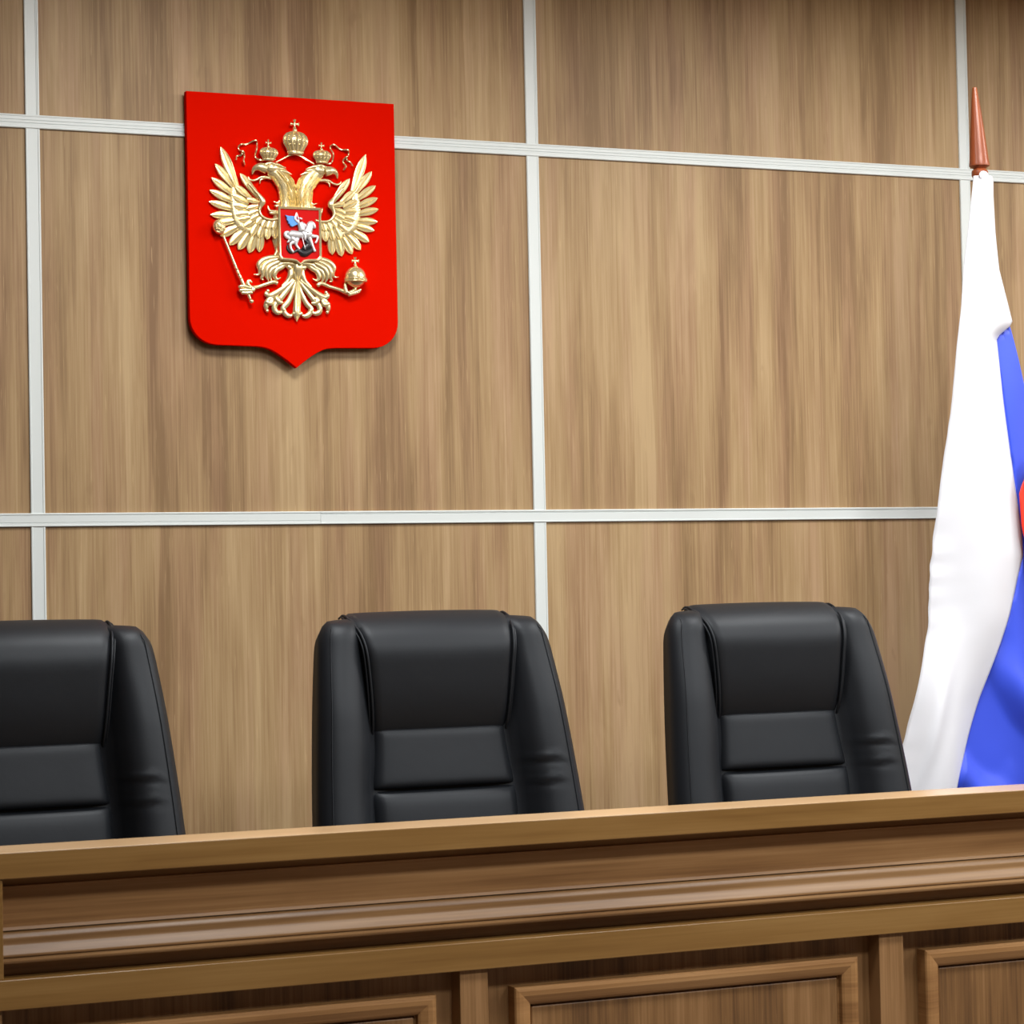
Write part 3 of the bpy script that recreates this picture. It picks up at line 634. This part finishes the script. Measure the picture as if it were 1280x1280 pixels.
# ------------------------------------------------------------------ emblem on the wall
def emblem():
    BY = .033                                     # distance of the board's face from the wall
    t = empty('wall_emblem', (.6645, 0, 2.40))
    tag(t, 'red shield plaque with a gilded double-headed eagle mounted on the panelled wall', 'emblem')
    AX = -3.3
    def V(p, d=0.0, m=1):                         # millimetres on the plaque -> metres; d = height above its face
        return Vector(((p[0]-AX)*m/1000+.0017, -BY-d/1000, p[1]/1000))
    # plaque outline (half), from the top centre to the tip
    hw = .2795; zt = .3430
    half = [(0, zt), (hw, zt), (hw, -.232)]
    for i in range(1, 9):
        a = math.radians(90*i/8); half.append((hw-.070+.070*math.cos(a), -.232-.068*math.sin(a)))
    half += [(.15, -.301), (.105, -.302), (.083, -.3045)]
    for i in range(1, 7):
        q = i/6; half.append((.083*(1-q)**1.0, -.3045-.051*q**1.35))
    pts = [p for p in half]+[(-x, z) for x, z in half[-2:0:-1]]
    bm = bmesh.new()
    f = bm.faces.new([bm.verts.new((x, -BY, z)) for x, z in pts])
    r = bmesh.ops.extrude_face_region(bm, geom=[f])
    for v in r['geom']:
        if isinstance(v, bmesh.types.BMVert): v.co.y = -.014
    es = [e for e in bm.edges if all(abs(v.co.y+BY) < 1e-6 for v in e.verts)]
    bmesh.ops.bevel(bm, geom=es, offset=.0008, segments=2, affect='EDGES')
    finish('shield_board', bm, M_red, t, True, 30)
    bm = bmesh.new(); box(bm, -.06, .06, -.014, 0, -.1, .1); finish('wall_mount', bm, M_plast, t)

    def leaf(bm, a, b, w, d0, d1, m=1, blunt=.0, h=5.0):
        """ridged feather from base a to tip b: raised rim, hollow, raised midrib"""
        A, B = V(a, d0, m), V(b, d1, m); ax = B-A; L = ax.length; ax.normalize()
        n = Vector((0, -1, 0)); s = ax.cross(n); s.normalize()
        N = 11; rows = []
        for i in range(N+1):
            q = i/N
            wd = (min(1, .55+.9*q) if q < .5 else 1)*(1-max(0, (q-.55)/.45)**(2.0+blunt))**.75*w/2000
            wd = max(wd, .0004); c = A+ax*L*q
            hh = h/1000*(1-.35*q)*(min(1, wd/(w/2000)*1.4))
            row = []
            for u, k in ((-1, -.9), (-.92, .42), (-.78, .55), (-.62, .12), (-.16, .28), (0, 1.0), (.16, .28), (.62, .12), (.78, .55), (.92, .42), (1, -.9)):
                row.append(bm.verts.new(c+s*wd*u+n*hh*k))
            rows.append(row)
        for i in range(N):
            for j in range(10): bm.faces.new((rows[i][j], rows[i][j+1], rows[i+1][j+1], rows[i+1][j]))
        tip = bm.verts.new(B+n*0.0005)
        for j in range(10): bm.faces.new((rows[-1][j], rows[-1][j+1], tip))
    def tb(bm, pts, rad, d=6, m=1, seg=10, flat=.8, n=4, mi=0):
        dd = d if isinstance(d, (list, tuple)) else [d]*len(pts)
        tube(bm, [V(p, q, m) for p, q in zip(pts, dd)], [r/1000 for r in rad] if isinstance(rad, (list, tuple)) else rad/1000, seg, flat, n, mi)
    def taper(n, r0, r1, r2): return [r0+(r1-r0)*min(1, 2*i/(n-1)) if i < (n-1)/2 else r1+(r2-r1)*(2*i/(n-1)-1) for i in range(n)]
    # ---------- wings
    for m in (1, -1):
        bm = bmesh.new()
        for i, (a, b, w_) in reversed(list(enumerate(WING1))): leaf(bm, a, b, w_, 9+.15*i, 5.5+.1*(i % 2), m, 1.0 if i > 6 else 0, 5.5)
        for i, (a, b, w_) in enumerate(WING2): leaf(bm, a, b, w_, 15, 12.5+.5*(i % 2), m, .8, 5)
        for i, (a, b, w_) in enumerate(WING3): leaf(bm, a, b, w_, 18, 17+.4*(i % 2), m, .8, 4)
        # backing so the feathers read as one relief
        for pl in ([WING1[1][0], WING1[3][0], WING1[5][0], WING1[7][0], WING1[9][0], WING1[11][0], (-55, 10)],):
            tb(bm, pl, [14, 17, 18, 18, 17, 15, 12], 4, m, 10, .5)
        wing = finish('wing', bm, M_gold, t, True, 28)
        bm = bmesh.new(); tb(bm, BONE, [2.5, 4, 5.5, 8.5, 5, 4, 3.6, 3.6, 3.4, 3], 21, m); finish('wing_bone', bm, M_gold, wing, True)
    # ---------- necks and heads
    for m in (1, -1):
        bm = bmesh.new()
        tb(bm, NECK, [17, 21, 22, 22, 22, 22, 26], [12, 11, 11, 10, 9, 8, 6], m, 16, .55)
        P = catmull([(p[0], p[1], 0) for p in NECK], 6)
        rnd = random.Random(3)
        for k in range(5, len(P)-9, 3):                  # hackle feathers in overlapping rows
            p = P[k]; q = P[min(k+4, len(P)-1)]; d = (q-p); d.normalize() if d.length else None
            s = Vector((-d.y, d.x, 0))
            for j in range(-3, 4):
                o = s*(j*6.6+(3.3 if (k//2) % 2 else 0)); a = p+o*.92; b = p+d*26+o*1.05
                dd = 21-abs(j)*2.2-(.35*k/3)
                leaf(bm, (a.x, a.y), (b.x, b.y), 7.0, dd, dd+2.5, m, 0, 6.5)
        neck = finish('neck', bm, M_gold, t, True, 32)
        bm = bmesh.new()
        hc = NECK[0]
        ellipsoid(bm, V((hc[0]+3, hc[1]+2), 13, m), .020, .012, .0155, 18, 0)
        tb(bm, BEAK, [13, 12, 9, 5.5, 1.2], [16, 16, 15, 13, 11], m, 12, .8)
        tb(bm, JAW, [4, 4.2, 3.4, 2.8, 2.8, 2.4, .8], 9, m); tb(bm, TONGUE, [3, 2.6, 2.2, 1], 8, m)
        for c in CREST: tb(bm, c, [3, 4, .8], 19, m)
        tb(bm, [(hc[0]-9, hc[1]+9), (hc[0]-1, hc[1]+13), (hc[0]+16, hc[1]+9)], [2, 4, 2], 21, m)     # brow
        ellipsoid(bm, V((hc[0]-4, hc[1]+5), 24, m), .0026, .002, .0026, 10)
        head = finish('head', bm, M_gold, t, True, 45)
        bm = bmesh.new()
        for c in TUFT: tb(bm, c, taper(len(c), 4, 4.5, .8), 8, m)
        finish('breast_tuft', bm, M_gold, neck, True)
        # ribbon
        bm = bmesh.new()
        def band(pts, wd, d0):
            Q = catmull([(p[0], p[1], 0) for p in pts], 5); g = []
            for i, p in enumerate(Q):
                a = Q[max(0, i-1)]; b = Q[min(len(Q)-1, i+1)]; dr = (b-a); dr = Vector((-dr.y, dr.x, 0)); dr.normalize() if dr.length else None
                w0 = wd*(.8+.5*math.sin(i*.5))
                g.append([bm.verts.new(V((p.x+dr.x*o, p.y+dr.y*o), dd, m)) for o, dd in ((-1.5, d0), (1.5, d0), (1.5, d0+w0), (-1.5, d0+w0))])
            for i in range(len(g)-1):
                for k in range(4): bm.faces.new((g[i][k], g[i][(k+1) % 4], g[i+1][(k+1) % 4], g[i+1][k]))
            bm.faces.new(g[0]); bm.faces.new(g[-1])
        band(RIBBON, 11, 2); band(RIBTAIL, 9, 2); band(RIBMID, 4, 10)
        finish('ribbon', bm, M_gold, t, True, 40)
    # ---------- crowns
    def crown(name, par, base, top, tip, w0, w1, m=1):
        bm = bmesh.new(); zb, zt_, zc = base[1], top[1], tip[1]; H = zt_-zb; d = 14
        c = V((base[0], zb), d, m)
        k = 1/1000
        prof = [(w0*.96, -1), (w0, 0), (w0*1.04, H*.04), (w0*1.04, H*.14), (w0*.95, H*.17), (w0*1.1, H*.3), (w1*.98, H*.52), (w1, H*.66), (w1*.93, H*.80), (w1*.72, H*.92), (w1*.4, H*.99), (w1*.12, H)]
        lathe(bm, [(r*k, z*k) for r, z in prof], c, 22, .62)
        for a in (-78, -52, -27, 0, 27, 52, 78):         # ribs and pearls
            pts = []
            for r, z in prof[4:]:
                pts.append(c+Vector((math.sin(math.radians(a))*r*k, -math.cos(math.radians(a))*r*k*.66, z*k)))
            tube(bm, pts, .0017*(w1/16), 6, 1, 1)
        for a in range(-75, 76, 15):
            ellipsoid(bm, c+Vector((math.sin(math.radians(a))*w0*1.04*k, -math.cos(math.radians(a))*w0*.66*k, H*.09*k)), w0*.09*k, w0*.09*k, w0*.09*k, 8)
        for i, a in enumerate((-65, -40, -14, 14, 40, 65)):
            for q in (.42, .62, .80):
                r = w1*(.98 if q > .5 else .85)*(1 if q < .7 else .9)
                ellipsoid(bm, c+Vector((math.sin(math.radians(a))*r*k, -math.cos(math.radians(a))*r*.66*k, H*q*k)), w1*.07*k, w1*.05*k, w1*.09*k, 8)
        # orb and cross
        s = (zc-zt_)
        ct = V((base[0], zt_), d, m); ellipsoid(bm, ct+Vector((0, 0, s*.16*k)), s*.20*k, s*.20*k, s*.20*k, 12)
        cc = ct+Vector((0, 0, s*.66*k))
        for ang in (0, 90, 180, 270):
            dv = Vector((math.sin(math.radians(ang)), 0, math.cos(math.radians(ang))))
            L_ = s*.34*k
            tube(bm, [cc, cc+dv*L_*.5, cc+dv*L_], [s*.06*k, s*.07*k, s*.15*k], 8, .8, 2)
        return finish(name, bm, M_gold, par, True, 45)
    for m in (1, -1): crown('crown', t, CROWN_S[0], CROWN_S[1], CROWN_S[2], 15.5, 23, m)
    crown('crown', t, (AX, CROWN_C[0][1]), (AX, CROWN_C[1][1]), (AX, CROWN_C[2][1]), 21, 31.5)
    # ---------- body, thighs, tail
    bm = bmesh.new()
    ellipsoid(bm, V((AX, -5), 4), .064, .014, .098, 24)
    for m in (1, -1):
        tb(bm, [(-52, -45), (-56, -62), (-62, -72), (-66, -80)], [4, 4.5, 4, 1], 6, m)
        for i in range(5): leaf(bm, (-58+i*2, 4-i*16), (-64+i*3, -16-i*16), 9, 9, 7, m, 0, 4)
    body = finish('body', bm, M_gold, t, True, 40)
    for m in (1, -1):
        bm = bmesh.new()
        for i, c in enumerate(THIGH): tb(bm, c, taper(len(c), 7, 7.5, 1.0), [8+1.2*(i % 3)]*len(c), m, 10, .8)
        tb(bm, [(-55, -78), (-75, -88), (-88, -102), (-82, -122)], [10, 14, 15, 10], 3, m, 12, .5)
        finish('thigh', bm, M_gold, t, True)
    bm = bmesh.new()
    for m in (1, -1):
        for c in HIP: tb(bm, c, taper(len(c), 5, 9, 5), 6, m)
        for i, c in enumerate(TAIL):
            n_ = len(c); rr = [2.5+5.0*math.sin(math.pi*min(1, .12+.75*k/(n_-1))) if k < n_-1 else 2 for k in range(n_)]
            tb(bm, c, rr, 7+i*.8, m, 10, .7)
            if i < 4:
                e = c[-1]; ellipsoid(bm, V(e, 9, m), .0050, .0045, .0050, 10)
    tb(bm, TAILC, [2.5, 6.5, 9.5, 10.5, .8], 8, 1, 10, .6); leaf(bm, TAILC[0], TAILC[-1], 18, 12, 12, 1, 0, 6)
    tb(bm, [(AX-9, -219), (AX, -217), (AX+9, -219)], [2, 4, 2], 11)
    tb(bm, HUB, [14, 15, 11, 2], 9, 1, 12, .7); leaf(bm, (AX, -92), (AX, -136), 18, 16, 12, 1, 0, 5)
    finish('tail', bm, M_gold, t, True, 45)
    # ---------- legs, sceptre and orb
    def leg(name, c, toes):
        bm = bmesh.new()
        n_ = len(c); tb(bm, c, [5.5]+[5.2, 4.6, 5.0, 6.5, 9][:n_-1], 11, 1, 12)
        for q in toes: tb(bm, q, taper(len(q), 5.5, 5, 1.6), [17]*len(q))
        return finish(name, bm, M_gold, t, True)
    leg('leg', LEG_L, TOES_L); leg('leg', LEG_R, TOES_R)
    bm = bmesh.new()
    tb(bm, SCEP, [3.6, 3.2, 4.0, 4.6, 4.6, 5.0, 4.6, 2.6], 15, n=2)
    for p, r in ((SCEP[2], 6), (SCEP[3], 5.6), (SCEP[4], 6.4), ((-140.8+AX*0, -176), 6.5)):
        pass
    for i in (2, 3, 4, 6): ellipsoid(bm, V(SCEP[i], 15), .0065, .006, .0032, 12, .45)
    ellipsoid(bm, V((SCEP[7][0]-1, SCEP[7][1]+5), 15), .0062, .005, .0055, 12)
    sc = finish('sceptre', bm, M_gold, t, True)
    bm = bmesh.new(); hc = V(SCEP_HEAD, 17); ellipsoid(bm, hc, .0165, .013, .0195, 18, -.4)
    rnd = random.Random(1)
    for k in range(46):
        a = rnd.uniform(0, 2*math.pi); r = math.sqrt(rnd.random())*.93
        ellipsoid(bm, hc+Vector((math.cos(a)*r*.0155, -.0125*math.sqrt(max(0, 1-r*r)), math.sin(a)*r*.0185)), .0026, .002, .0026, 6)
    finish('sceptre_head', bm, M_gold, sc, True)
    bm = bmesh.new(); oc = V(ORB[0], 22)
    ellipsoid(bm, oc, .0275, .024, .0275, 28)
    for dz in (-.0025, .0045-.0005):
        tube(bm, [oc+Vector((math.cos(a)*.0285, math.sin(a)*.0255, -.009+dz)) for a in [2*math.pi*i/28 for i in range(29)]], .0024, 8, 1, 1, nrm=Vector((0, 0, 1)))
    for i in range(17):
        a = math.pi*(i+.5)/17; ellipsoid(bm, oc+Vector((math.cos(a)*.0285, -math.sin(a)*.0265, -.0078)), .0019, .0019, .0019, 6)
    for sx in (-.0028, .0028):
        tube(bm, [oc+Vector((sx, -.0245*math.cos(b), -.006+.0345*math.sin(b)*.99)) for b in [math.radians(q) for q in range(0, 91, 10)]], .0014, 6, 1, 1)
    for q in (10, 28, 46, 64): 
        b = math.radians(q); ellipsoid(bm, oc+Vector((0, -.0255*math.cos(b), -.006+.0345*math.sin(b))), .0019, .0019, .0019, 6)
    cb = oc+Vector((0, 0, .027)); ellipsoid(bm, cb+Vector((0, 0, .003)), .004, .004, .004, 10)
    cc = cb+Vector((0, 0, .0150))
    for ang in (0, 90, 180, 270):
        dv = Vector((math.sin(math.radians(ang)), 0, math.cos(math.radians(ang))))
        tube(bm, [cc, cc+dv*.005, cc+dv*.0096], [.0022, .0028, .0052], 8, .8, 2)
    finish('orb', bm, M_gold, t, True, 50)
    # ---------- small shield with the rider
    def sh(w_, z0, z1, tipz):
        h_ = [(0, z1), (w_, z1), (w_, z0+.010)]
        for i in range(1, 6):
            a = math.radians(90*i/5); h_.append((w_-.011+.011*math.cos(a), z0+.010-.010*math.sin(a)))
        h_ += [(w_*.42, z0-.0008), (w_*.2, z0-.003), (0, tipz)]
        return h_+[(-x, z) for x, z in h_[-2:0:-1]]
    cx = .0017+.006
    bm = bmesh.new()
    O = sh(.0575, -.0825, .0560, -.0950); I = sh(.0515, -.0765, .0500, -.0875)
    dd = .022
    f = bm.faces.new([bm.verts.new((cx+x, -BY-dd, z)) for x, z in I])
    r = bmesh.ops.extrude_face_region(bm, geom=[f])
    for v in r['geom']:
        if isinstance(v, bmesh.types.BMVert): v.co.y = -BY-.004
    inner = finish('breast_shield', bm, M_redb, t)
    bm = bmesh.new(); prof = [(O, .003), (O, dd+.003), ([(a[0]*.6+b[0]*.4, a[1]*.6+b[1]*.4) for a, b in zip(O, I)], dd+.0048), (I, dd+.003), (I, dd-.001)]
    rings = [[bm.verts.new((cx+x, -BY-d_, z)) for x, z in q] for q, d_ in prof]
    n_ = len(O)
    for i in range(len(rings)-1):
        for k in range(n_): bm.faces.new((rings[i][k], rings[i][(k+1) % n_], rings[i+1][(k+1) % n_], rings[i+1][k]))
    finish('shield_rim', bm, M_gold, inner, True, 50)
    def fig(name, items, mat, d, k=1):
        bm = bmesh.new()
        for pts, rad in items: tb(bm, [(p[0]+2.2, p[1]) for p in pts], [r*k for r in rad], d, 1, 8, .6, 3)
        return finish(name, bm, mat, inner, True)
    fig('dragon', DRAGON, M_black, 24); fig('horse', HORSE, M_silver, 27, 1.25); fig('rider', RIDER, M_silver, 31, 1.15)
    bm = bmesh.new()
    f = bm.faces.new([bm.verts.new(V((p[0]+2.2, p[1]), 30)) for p in CAPE])
    r = bmesh.ops.extrude_face_region(bm, geom=[f])
    for v in r['geom']:
        if isinstance(v, bmesh.types.BMVert): v.co.y = -BY-.021
    bmesh.ops.triangulate(bm, faces=[f for f in bm.faces if len(f.verts) > 4])
    finish('cape', bm, M_blue, inner)
emblem()
